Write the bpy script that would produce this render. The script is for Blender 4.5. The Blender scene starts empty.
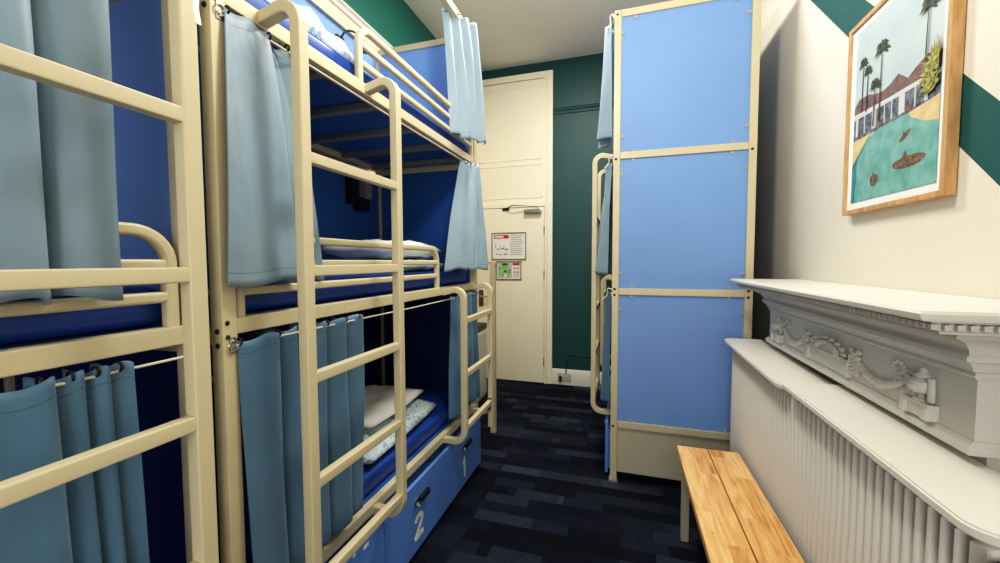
import bpy, bmesh, math, random
from mathutils import Vector, Matrix
random.seed(7)
SC = bpy.context.scene
COL = SC.collection
PI = math.pi

# ------------------------------------------------------------------ materials
def lin(c):
    return tuple((x/255/12.92) if x/255 <= .04045 else ((x/255+.055)/1.055)**2.4 for x in c)

class N:
    """small node-tree builder"""
    def __init__(s, name):
        s.m = bpy.data.materials.new(name); s.m.use_nodes = True
        s.t = s.m.node_tree; s.b = s.t.nodes['Principled BSDF']
    def n(s, kind, **kw):
        nd = s.t.nodes.new(kind)
        for k, v in kw.items():
            if k in nd.bl_rna.properties: setattr(nd, k, v)
        return nd
    def l(s, a, b): s.t.links.new(a, b)
    def math(s, op, a, b=None, clamp=False):
        nd = s.n('ShaderNodeMath', operation=op); nd.use_clamp = clamp
        for i, v in enumerate((a, b)):
            if v is None: continue
            if isinstance(v, (int, float)): nd.inputs[i].default_value = v
            else: s.l(v, nd.inputs[i])
        return nd.outputs[0]
    def mix(s, f, a, b, mode='MIX'):
        nd = s.n('ShaderNodeMix', data_type='RGBA', blend_type=mode)
        for i, v in ((0, f), (6, a), (7, b)):
            if isinstance(v, (int, float)): nd.inputs[i].default_value = v
            elif isinstance(v, tuple): nd.inputs[i].default_value = (*v, 1)
            else: s.l(v, nd.inputs[i])
        return nd.outputs[2]
    def noise(s, vec, scale, detail=2, rough=.5):
        nd = s.n('ShaderNodeTexNoise'); nd.inputs['Scale'].default_value = scale
        nd.inputs['Detail'].default_value = detail; nd.inputs['Roughness'].default_value = rough
        if vec is not None: s.l(vec, nd.inputs['Vector'])
        return nd.outputs['Fac']
    def obj(s): return s.n('ShaderNodeTexCoord').outputs['Object']
    def pos(s): return s.n('ShaderNodeNewGeometry').outputs['Position']
    def ramp(s, f, stops):
        nd = s.n('ShaderNodeValToRGB'); e = nd.color_ramp.elements
        while len(e) < len(stops): e.new(.5)
        for q, (p, c) in zip(e, stops): q.position = p; q.color = (*c, 1)
        s.l(f, nd.inputs[0]); return nd.outputs[0]
    def bump(s, h, strength=.2, dist=.002):
        nd = s.n('ShaderNodeBump'); nd.inputs['Strength'].default_value = strength
        nd.inputs['Distance'].default_value = dist
        s.l(h, nd.inputs['Height']); s.l(nd.outputs[0], s.b.inputs['Normal'])
    def set(s, col=None, rough=.5, metal=0, **kw):
        if col is not None:
            if isinstance(col, tuple): s.b.inputs['Base Color'].default_value = (*col, 1)
            else: s.l(col, s.b.inputs['Base Color'])
        s.b.inputs['Roughness'].default_value = rough; s.b.inputs['Metallic'].default_value = metal
        for k, v in kw.items(): s.b.inputs[k.replace('_', ' ')].default_value = v
        return s.m

def paint(name, rgb, rough=.5, var=.06, scale=6, bump=0, bscale=120, metal=0, **kw):
    n = N(name); c = lin(rgb); p = n.pos()
    f = n.noise(p, scale, 3)
    d = tuple(x*(1-var) for x in c); u = tuple(min(1, x*(1+var)) for x in c)
    col = n.mix(f, d, u)
    if bump: n.bump(n.noise(p, bscale, 2), bump)
    return n.set(col, rough, metal, **kw)

CREAM = paint('cream powder coat', (208, 197, 163), .4, .04, 9, .05, 400)
CREAMD = paint('cream sheet metal', (192, 187, 164), .45, .05, 4)
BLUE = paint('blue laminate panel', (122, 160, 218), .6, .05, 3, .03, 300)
BLUED = paint('deep and shaded blue board', (38, 92, 172), .5, .08, 5)  # bed boards' own blue; on middle-bay panels, bay shade put into the colour
BLUE_SHADE = paint('shade-darkened blue board', (14, 28, 98), .6, .08, 5)  # blue laminate with the lowest bay's shade put into the colour
NAVY = paint('royal blue vinyl mattress', (26, 66, 150), .38, .1, 8, .05, 200)
DRAWER = paint('blue drawer laminate', (100, 146, 220), .42, .05, 5)
WHITE = paint('white gloss paint', (224, 221, 210), .35, .03, 6)
RADW = paint('white radiator enamel', (214, 211, 204), .35, .02, 6)
MANT = paint('shade-greyed mantel white', (200, 198, 191), .45, .05, 18, .12, 60)  # white greyed for the shade under the shelf; the shelf itself stays whiter
DOORW = paint('ivory door paint', (244, 236, 210), .4, .03, 4, .04, 80)
BLACK = paint('black plastic', (14, 14, 16), .4, .1, 20)
DARK = paint('dark screw steel', (52, 46, 40), .4, .1, 20, metal=.7)
STEEL = paint('brushed steel', (180, 178, 170), .3, .05, 60, metal=.9)
CHROME = paint('zinc steel', (205, 200, 188), .22, .05, 50, metal=1)
BRASS = paint('aged brass', (120, 96, 60), .4, .15, 40, metal=.7)
GREY = paint('grey plastic', (150, 148, 142), .5, .05, 20)
NUM = paint('white vinyl numeral', (240, 238, 232), .5, .02, 20)
CLIP = paint('clip steel', (176, 172, 152), .45, .05, 20)
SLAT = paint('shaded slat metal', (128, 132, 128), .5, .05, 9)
WIREM = paint('curtain wire', (214, 208, 190), .35, .05, 20)

def curtain_mat(name, rgb):
    n = N(name); c = lin(rgb)
    uv = n.n('ShaderNodeTexCoord').outputs['UV']
    sep = n.n('ShaderNodeSeparateXYZ'); n.l(uv, sep.inputs[0])
    v = sep.outputs[1]
    p = n.pos()
    f = n.noise(p, 5, 3)
    base = n.mix(f, tuple(x*.88 for x in c), tuple(x*1.1 for x in c))
    # stitched hem seams (v is metres below the heading, negative counts up from the hem)
    seam = n.math('LESS_THAN', n.math('ABSOLUTE', n.math('SUBTRACT', v, .032)), .0016)
    col = n.mix(n.math('MULTIPLY', seam, .45), base, tuple(x*.35 for x in c))
    mp = n.n('ShaderNodeMapping'); mp.inputs['Rotation'].default_value = (.7, 0, 0); mp.inputs['Scale'].default_value = (6, 16, 5); n.l(p, mp.inputs[0])
    wr = n.noise(mp.outputs[0], 1.1, 2)
    n.bump(n.math('ADD', n.math('MULTIPLY', n.noise(p, 900, 1), .03), n.math('MULTIPLY', wr, 2.0)), .4, .01)
    return n.set(col, .48, 0, Sheen_Weight=.25, Specular_IOR_Level=.45)
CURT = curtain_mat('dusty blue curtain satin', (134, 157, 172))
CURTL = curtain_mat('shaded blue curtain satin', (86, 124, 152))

def wood_mat():
    n = N('rubberwood strips'); o = n.obj()
    mp = n.n('ShaderNodeMapping'); mp.inputs['Rotation'].default_value = (0, 0, PI/2); n.l(o, mp.inputs[0])
    b = n.n('ShaderNodeTexBrick'); b.offset = .37; b.offset_frequency = 2; b.squash = 1
    for k, v in {'Scale': 1, 'Mortar Size': 0, 'Brick Width': .46, 'Row Height': .0675, 'Bias': 0}.items(): b.inputs[k].default_value = v
    b.inputs['Color1'].default_value = (0, 0, 0, 1); b.inputs['Color2'].default_value = (1, 1, 1, 1)
    n.l(mp.outputs[0], b.inputs['Vector'])
    m2 = n.n('ShaderNodeMapping'); m2.inputs['Scale'].default_value = (13, 1.5, 13); n.l(o, m2.inputs[0])
    add = n.n('ShaderNodeVectorMath', operation='ADD'); n.l(m2.outputs[0], add.inputs[0])
    sc = n.n('ShaderNodeVectorMath', operation='SCALE'); n.l(b.outputs['Color'], sc.inputs[0]); sc.inputs['Scale'].default_value = 37
    n.l(sc.outputs[0], add.inputs[1])
    g0 = n.n('ShaderNodeTexNoise'); g0.inputs['Scale'].default_value = .9; g0.inputs['Detail'].default_value = 2; n.l(add.outputs[0], g0.inputs['Vector'])
    rings = n.math('PINGPONG', n.math('MULTIPLY', g0.outputs['Fac'], 14), 1)
    g = n.n('ShaderNodeTexNoise'); g.inputs['Scale'].default_value = 6; g.inputs['Detail'].default_value = 5; n.l(add.outputs[0], g.inputs['Vector'])
    tone = n.math('ADD', n.math('ADD', n.math('MULTIPLY', b.outputs['Color'], .26), n.math('MULTIPLY', g.outputs['Fac'], .55)), n.math('MULTIPLY', rings, .22))
    col = n.ramp(tone, [(.2, lin((176, 118, 62))), (.42, lin((214, 160, 98))), (.65, lin((232, 188, 128))), (.95, lin((244, 212, 160)))])
    kn = n.n('ShaderNodeTexVoronoi'); kn.inputs['Scale'].default_value = 5; n.l(o, kn.inputs['Vector'])
    col = n.mix(n.math('MULTIPLY', n.math('LESS_THAN', kn.outputs['Distance'], .03), .6), col, lin((96, 58, 30)))
    n.bump(g.outputs['Fac'], .08, .001)
    return n.set(col, .36)
WOOD = wood_mat()

def frame_wood():
    n = N('pale oak frame'); o = n.pos()
    mp = n.n('ShaderNodeMapping'); mp.inputs['Scale'].default_value = (30, 30, 5); n.l(o, mp.inputs[0])
    g = n.noise(mp.outputs[0], 2, 4)
    return n.set(n.ramp(g, [(.3, lin((176, 132, 84))), (.7, lin((208, 168, 118)))]), .45)
OAK = frame_wood()

def duvet_mat():
    n = N('pale blue leafy bed linen'); o = n.pos()
    v = n.n('ShaderNodeTexVoronoi'); v.inputs['Scale'].default_value = 42; n.l(o, v.inputs['Vector'])
    f = n.noise(o, 60, 3)
    k = n.math('MULTIPLY', n.math('LESS_THAN', v.outputs['Distance'], .42), n.math('GREATER_THAN', f, .46))
    col = n.mix(n.math('MULTIPLY', k, .75), lin((196, 213, 218)), lin((118, 160, 178)))
    n.bump(n.noise(o, 22, 3), .5, .01)
    return n.set(col, .8)
DUVET = duvet_mat()
LINEN = paint('white cotton', (246, 246, 243), .85, .04, 10, .5, 24)

def carpet():
    n = N('navy plank carpet tile'); p = n.pos()
    def brick(w, h, off, shift):
        mp = n.n('ShaderNodeMapping'); mp.inputs['Location'].default_value = shift; n.l(p, mp.inputs[0])
        b = n.n('ShaderNodeTexBrick'); b.offset = off; b.offset_frequency = 2
        for k, v in {'Scale': 1, 'Mortar Size': 0, 'Brick Width': w, 'Row Height': h, 'Bias': 0}.items(): b.inputs[k].default_value = v
        b.inputs['Color1'].default_value = (0, 0, 0, 1); b.inputs['Color2'].default_value = (1, 1, 1, 1)
        n.l(mp.outputs[0], b.inputs['Vector']); return b.outputs['Color']
    a = brick(.25, .0833, .36, (0, 0, 0)); c = brick(.333, .0833, .61, (.11, 0, 0))
    t = n.math('ADD', n.math('MULTIPLY', a, .55), n.math('MULTIPLY', c, .45))
    col = n.ramp(t, [(.1, lin((5, 8, 18))), (.42, lin((13, 17, 34))), (.6, lin((30, 35, 54))), (.85, lin((60, 65, 84)))])
    w = n.n('ShaderNodeTexWave'); w.bands_direction = 'X'; w.inputs['Scale'].default_value = 26; w.inputs['Distortion'].default_value = .6
    w.inputs['Detail'].default_value = 1; n.l(p, w.inputs['Vector'])
    ribs = n.math('MULTIPLY', n.math('GREATER_THAN', n.math('FRACT', n.math('MULTIPLY', t, 7.3)), .45), n.math('GREATER_THAN', w.outputs['Fac'], .55))
    col = n.mix(n.math('MULTIPLY', ribs, .75), col, lin((12, 14, 26)))
    f = n.noise(p, 700, 2)
    col = n.mix(n.math('MULTIPLY', f, .4), col, lin((8, 9, 16)))
    n.bump(n.noise(p, 500, 2), .5, .003)
    return n.set(col, .95, 0, Specular_IOR_Level=.15)
CARPET = carpet()

TEALC = (10, 72, 72)
TEAL = paint('dark teal wall paint', TEALC, .5, .06, 2.5, .05, 140)
CEIL = paint('ceiling emulsion', (232, 228, 216), .9, .03, 1.2, .06, 90)

def left_wall_mat():
    n = N('cream wall under teal frieze'); p = n.pos()
    s = n.n('ShaderNodeSeparateXYZ'); n.l(p, s.inputs[0])
    f = n.math('GREATER_THAN', s.outputs[2], 3.05)
    col = n.mix(f, lin((236, 226, 200)), lin((22, 104, 92)))
    n.bump(n.noise(p, 120, 2), .05)
    return n.set(col, .6)
def right_wall_mat():
    n = N('ivory wall with diagonal teal stripe'); p = n.pos()
    s = n.n('ShaderNodeSeparateXYZ'); n.l(p, s.inputs[0])
    c = n.math('SUBTRACT', s.outputs[2], s.outputs[1])
    f = n.math('MULTIPLY', n.math('GREATER_THAN', c, .285), n.math('LESS_THAN', c, .475))
    f = n.math('MULTIPLY', f, n.math('LESS_THAN', s.outputs[1], 2.9))
    v = n.noise(p, 3, 3)
    base = n.mix(v, lin((220, 211, 192)), lin((229, 222, 206)))
    col = n.mix(f, base, lin((14, 84, 80)))
    n.bump(n.noise(p, 90, 3), .1, .002)
    return n.set(col, .62)

# ------------------------------------------------------------------ mesh building
class MB:
    def __init__(s, T=None):
        s.v = []; s.f = []; s.mi = []; s.T = T; s.wn = False
    def add(s, vs, fs, mi=0):
        o = len(s.v); s.v += [Vector(v) for v in vs]
        s.f += [tuple(i+o for i in f) for f in fs]; s.mi += [mi]*len(fs); return o
    def box(s, a, b, bev=0, mi=0):
        a = Vector(a); b = Vector(b)
        lo = Vector([min(a[i], b[i]) for i in range(3)]); hi = Vector([max(a[i], b[i]) for i in range(3)])
        if bev <= 0:
            x0, y0, z0 = lo; x1, y1, z1 = hi
            s.add([(x0,y0,z0),(x1,y0,z0),(x1,y1,z0),(x0,y1,z0),(x0,y0,z1),(x1,y0,z1),(x1,y1,z1),(x0,y1,z1)],
                  [(0,3,2,1),(4,5,6,7),(0,1,5,4),(1,2,6,5),(2,3,7,6),(3,0,4,7)], mi); return s
        s.wn = True
        bm = bmesh.new(); bmesh.ops.create_cube(bm, size=1)
        for v in bm.verts:
            for i in range(3): v.co[i] = lo[i]+(v.co[i]+.5)*(hi[i]-lo[i])
        w = min(bev, .49*min(hi-lo))
        bmesh.ops.bevel(bm, geom=bm.edges[:], offset=w, segments=2, profile=.5, affect='EDGES')
        s.bm(bm, mi); return s
    def bm(s, bm, mi=0):
        bm.verts.ensure_lookup_table()
        for i, v in enumerate(bm.verts): v.index = i
        s.add([v.co.copy() for v in bm.verts], [[v.index for v in f.verts] for f in bm.faces], mi); bm.free()
    def tube(s, path, w, h=None, up=(0,0,1), n=16, power=2.0, caps=True, mi=0):
        """sweep a (super)ellipse section along a path; w across, h along 'up'"""
        h = h or w; P = [Vector(p) for p in path]; rings = []
        prof = []
        for k in range(n):
            a = 2*PI*(k+.5)/n; c, d = math.cos(a), math.sin(a)
            e = 2/power
            prof.append((math.copysign(abs(c)**e, c)*w/2, math.copysign(abs(d)**e, d)*h/2))
        if power > 2.5:                    # rounded rectangle with true flats
            s.wn = True; q = min(w, h)*(.14 if power > 5 else .3); prof = []
            for cx, cy, a0 in ((w/2-q, h/2-q, 0), (-w/2+q, h/2-q, 90), (-w/2+q, -h/2+q, 180), (w/2-q, -h/2+q, 270)):
                for j in range(4): prof.append((cx+q*math.cos(math.radians(a0+30*j)), cy+q*math.sin(math.radians(a0+30*j))))
            n = 16
        t0 = (P[1]-P[0]).normalized(); u = Vector(up)
        if abs(t0.dot(u)) > .95: u = Vector((1,0,0)) if abs(t0.x) < .9 else Vector((0,1,0))
        u = (u-t0*u.dot(t0)).normalized(); vs = []
        for i, p in enumerate(P):
            if i == 0: t = t0
            elif i == len(P)-1: t = (P[i]-P[i-1]).normalized()
            else: t = ((P[i]-P[i-1]).normalized()+(P[i+1]-P[i]).normalized()).normalized()
            u = (u-t*u.dot(t)).normalized(); r = t.cross(u)
            k = 1.0
            vs += [p+r*a+u*b for a, b in prof]
        m = len(P); fs = []
        for i in range(m-1):
            for k in range(n):
                fs.append((i*n+k, i*n+(k+1)%n, (i+1)*n+(k+1)%n, (i+1)*n+k))
        if caps: fs.append(tuple(range(n))[::-1]); fs.append(tuple((m-1)*n+k for k in range(n)))
        s.add(vs, fs, mi); return s
    def ball(s, c, r, seg=12, rings=8, mi=0):
        c = Vector(c); r = Vector(r) if not isinstance(r, (int, float)) else Vector((r,r,r)); vs = []; fs = []
        vs.append(c+Vector((0,0,r.z)))
        for i in range(1, rings):
            t = PI*i/rings
            for k in range(seg):
                a = 2*PI*k/seg; vs.append(c+Vector((r.x*math.sin(t)*math.cos(a), r.y*math.sin(t)*math.sin(a), r.z*math.cos(t))))
        vs.append(c-Vector((0,0,r.z)))
        for k in range(seg): fs.append((0, 1+k, 1+(k+1) % seg))
        for i in range(rings-2):
            for k in range(seg):
                a = 1+i*seg+k; b = 1+i*seg+(k+1) % seg; fs.append((a, a+seg, b+seg, b))
        L = len(vs)-1; o = 1+(rings-2)*seg
        for k in range(seg): fs.append((L, o+(k+1) % seg, o+k))
        s.add(vs, fs, mi); return s
    def lathe(s, c, prof, axis='z', seg=20, mi=0, sx=1.0):
        c = Vector(c); vs = []; fs = []
        for r, z in prof:
            for k in range(seg):
                a = 2*PI*k/seg; x, y = r*math.cos(a), r*math.sin(a)
                vs.append(c+(Vector((x*sx, y, z)) if axis == 'z' else Vector((z, x, y)) if axis == 'x' else Vector((x, z, y))))
        m = len(prof)
        for i in range(m-1):
            for k in range(seg): fs.append((i*seg+k, i*seg+(k+1) % seg, (i+1)*seg+(k+1) % seg, (i+1)*seg+k))
        fs.append(tuple(range(seg))[::-1]); fs.append(tuple((m-1)*seg+k for k in range(seg)))
        s.add(vs, fs, mi); return s
    def prism(s, pts, dvec, mi=0):
        """extrude a flat polygon (3-D points) by dvec"""
        n = len(pts); P = [Vector(p) for p in pts]; d = Vector(dvec)
        s.add(P+[p+d for p in P], [tuple(range(n))[::-1], tuple(range(n, 2*n))]+[(i, (i+1) % n, n+(i+1) % n, n+i) for i in range(n)], mi); return s
    def build(s, name, mats, parent=None, smooth=35, wn=True):
        me = bpy.data.meshes.new(name)
        org = Vector(parent['_o']) if parent is not None and '_o' in parent else Vector((0,0,0))
        vs = [(s.T(v) if s.T else v)-org for v in s.v]
        me.from_pydata([tuple(v) for v in vs], [], s.f)
        if not isinstance(mats, (list, tuple)): mats = [mats]
        for m in mats: me.materials.append(m)
        for p, i in zip(me.polygons, s.mi): p.material_index = i
        bm = bmesh.new(); bm.from_mesh(me); bmesh.ops.recalc_face_normals(bm, faces=bm.faces); bm.to_mesh(me); bm.free()
        if smooth:
            for p in me.polygons: p.use_smooth = True
            me.set_sharp_from_angle(angle=math.radians(smooth))
        o = bpy.data.objects.new(name, me); COL.objects.link(o)
        if s.wn and smooth:
            w_ = o.modifiers.new('normals', 'WEIGHTED_NORMAL'); w_.keep_sharp = True; w_.weight = 50
        if parent is not None: o.parent = parent; o['_o'] = tuple(org)
        return o

ALL_O = []
def thing(name, label, cat, loc, group=None):
    o = bpy.data.objects.new(name, None); o.empty_display_size = .1; COL.objects.link(o)
    o.location = loc; o['_o'] = tuple(loc); o['label'] = label; o['category'] = cat
    if group: o['group'] = group
    return o
def tag(o, label, cat, group=None):
    o['label'] = label; o['category'] = cat
    if group: o['group'] = group
    return o
def struct(o): o['kind'] = 'structure'; return o
def recenter(o):
    """put a single-mesh thing's origin at the bottom centre of its mesh"""
    me = o.data; xs = [v.co for v in me.vertices]
    c = Vector(((min(v.x for v in xs)+max(v.x for v in xs))/2, (min(v.y for v in xs)+max(v.y for v in xs))/2, min(v.z for v in xs)))
    me.transform(Matrix.Translation(-c)); o.location = c; return o

def fillet(path, r, n=8):
    P = [Vector(p) for p in path]; out = [P[0]]
    for i in range(1, len(P)-1):
        a, b, c = P[i-1], P[i], P[i+1]
        d1 = (a-b); d2 = (c-b); k = min(r, d1.length*.49, d2.length*.49)
        p0 = b+d1.normalized()*k; p2 = b+d2.normalized()*k
        for j in range(n+1):
            t = j/n; out.append(p0*(1-t)**2*(1)+b*2*t*(1-t)+p2*t*t) if False else out.append(arc(p0, b, p2, t))
    out.append(P[-1]); return out
def arc(p0, b, p2, t):
    # circular-looking corner (rational quadratic)
    w = math.cos((PI-(p0-b).angle(p2-b))/2)
    den = (1-t)**2+2*w*t*(1-t)+t*t
    return (p0*(1-t)**2+b*(2*w*t*(1-t))+p2*t*t)/den

# ------------------------------------------------------------------ room shell
XL, XR, Y0, Y1, ZC = -1.76, .85, -1.75, 4.36, 3.53
def slab(name, a, b, m): return struct(MB().box(a, b).build(name, m, smooth=0))
slab('floor', (XL-.1, Y0-.1, -.08), (XR+.1, Y1+.1, 0), CARPET)
slab('ceiling', (XL-.1, Y0-.1, ZC), (XR+.1, Y1+.1, ZC+.08), CEIL)
slab('wall_left', (XL-.1, Y0, 0), (XL, Y1, ZC), left_wall_mat())
slab('wall_right', (XR, Y0, 0), (XR+.1, Y1, ZC), right_wall_mat())
slab('wall_far', (XL-.1, Y1, 0), (XR+.1, Y1+.1, ZC), TEAL)
slab('wall_near', (XL-.1, Y0-.1, 0), (XR+.1, Y0, ZC), paint('ivory near wall', (238, 230, 210), .6))

def moulding(name, prof, a, b, inward, m):
    """extrude a (depth, z) profile from a to b along a wall"""
    mb = MB(); a = Vector(a); b = Vector(b); inw = Vector(inward)
    pts = [a+inw*d+Vector((0,0,z)) for d, z in prof]
    mb.prism(pts, b-a); return struct(mb.build(name, m, smooth=25))
PR = [(0,-.045),(.012,-.045),(.018,-.02),(.03,-.012),(.034,.0),(.02,.012),(.012,.02),(0,.022)]
moulding('trim_1', PR, (XL, Y0, 3.035), (XL, Y1, 3.035), (1,0,0), WHITE)
moulding('trim_2', PR, (-.74, Y1, 3.0), (XR, Y1, 3.0), (0,-1,0), TEAL)
SK = [(0,0),(.022,0),(.022,.135),(.016,.15),(.012,.165),(.004,.172),(0,.172)]
moulding('baseboard_far', SK, (-.745, Y1, 0), (XR, Y1, 0), (0,-1,0), WHITE)
moulding('baseboard_left', SK, (XL, Y0, 0), (XL, Y1-.03, 0), (1,0,0), WHITE)
moulding('baseboard_right', SK, (XR, 2.42, 0), (XR, Y1-.03, 0), (-1,0,0), WHITE)

# door with overpanel on the far wall
DX0, DX1 = -1.625, -.835
door = MB().box((DX0, Y1-.045, .008), (DX1, Y1-.012, 1.965), .003).build('door_1', DOORW, smooth=30); struct(door)
fr = MB()
fr.box((DX1+.004, Y1-.05, 0), (DX1+.03, Y1-.002, 3.35), .003)
fr.box((DX0-.03, Y1-.05, 0), (DX0-.004, Y1-.002, 3.35), .003)
fr.box((DX0-.0035, Y1-.05, 1.97), (DX1+.0035, Y1-.002, 2.02), .003)
fr.box((DX1+.03, Y1-.036, 0), (-.745, Y1-.002, 3.42), .004)
fr.box((DX0-.115, Y1-.036, 0), (DX0-.03, Y1-.002, 3.42), .004)
fr.box((DX0-.03, Y1-.0358, 3.352), (DX1+.03, Y1-.002, 3.42), .004)
fr.build('door_frame', DOORW, door, smooth=30)
ov = MB(); ov.box((DX0-.03, Y1-.03, 2.02), (DX1+.03, Y1-.003, 3.345), 0)
for z0, z1 in ((2.07, 2.44), (2.49, 3.28)):
    for a, b in (((DX0+.03, z0), (DX1-.03, z0+.012)), ((DX0+.03, z1-.012), (DX1-.03, z1)), ((DX0+.03, z0), (DX0+.042, z1)), ((DX1-.042, z0), (DX1-.03, z1))):
        ov.box((a[0], Y1-.036, a[1]), (b[0], Y1-.029, b[1]), .002)
ov.build('overpanel', DOORW, door, smooth=30)
for z in (.25, 1.22, 1.71):
    MB().lathe((DX1+.001, Y1-.05, z-.045), [(.007, 0), (.007, .09)], seg=10).build('hinge', STEEL, door)
cl = MB(); cl.box((-1.05, Y1-.105, 1.895), (-.86, Y1-.046, 1.94), .008)
cl.build('door_closer', STEEL, door)
ca = MB(); ca.tube([(-.90, Y1-.075, 1.945), (-.90, Y1-.075, 1.965), (-1.17, Y1-.13, 1.985), (-1.27, Y1-.06, 1.955)], .018, .008)
ca.box((-1.31, Y1-.06, 1.94), (-1.23, Y1-.046, 1.965), .003)
ca.build('closer_arm', DARK, door)
hp = MB(); hp.box((-1.6, Y1-.054, .85), (-1.545, Y1-.045, 1.04), .003); pl = hp.build('lock_plate', BRASS, door)
MB().tube(fillet([(-1.572, Y1-.05, .97), (-1.572, Y1-.1, .97), (-1.47, Y1-.1, .965)], .02), .018).build('door_handle', STEEL, door)

# ------------------------------------------------------------------ bunk towers
ZB = [.415, 1.23, 2.04]            # top edge of each side rail
L = 1.767; WD = .75; PT = .04     # length, depth, post size
def rr(mb, path, w=.03, h=None, r=.06, up=(0,0,1), power=3.2): return mb.tube(fillet(path, r), w, h, up=up, power=power)

def numeral(mb, ch, cu, v, cz, h):
    """flat digit outlines on the drawer front; runs along u"""
    w = h*.62; s = h*.2
    cnt = [0]
    def bar(pts, closed=False):
        for (a, b) in zip(pts, pts[1:]):
            cnt[0] += 1; A = Vector((a[0], 0, a[1])); B = Vector((b[0], 0, b[1])); d = (B-A).normalized(); n = Vector((-d.z, 0, d.x))*s/2
            A2 = A-d*s*.25; B2 = B+d*s*.25
            q = [A2+n, B2+n, B2-n, A2-n]
            mb.prism([(cu+p.x*w, v, cz+p.z*h) if False else (cu+p.x, v, cz+p.z) for p in q], (0, .001+.00008*cnt[0], 0))
    def arcp(cx, cz_, rx, rz, a0, a1, n=10):
        return [(cx+rx*math.cos(math.radians(a0+(a1-a0)*i/n)), cz_+rz*math.sin(math.radians(a0+(a1-a0)*i/n))) for i in range(n+1)]
    if ch == '1': bar([(-w*.35, h*.25), (0, h*.42), (0, -h*.5)])
    if ch == '2': bar(arcp(0, h*.22, w*.42, h*.22, 165, -35)+[(-w*.45, -h*.42), (w*.48, -h*.42)])
    if ch == '3': bar(arcp(0, h*.22, w*.4, h*.2, 150, -80)); bar(arcp(0, -h*.2, w*.45, h*.22, 85, -150))

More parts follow.
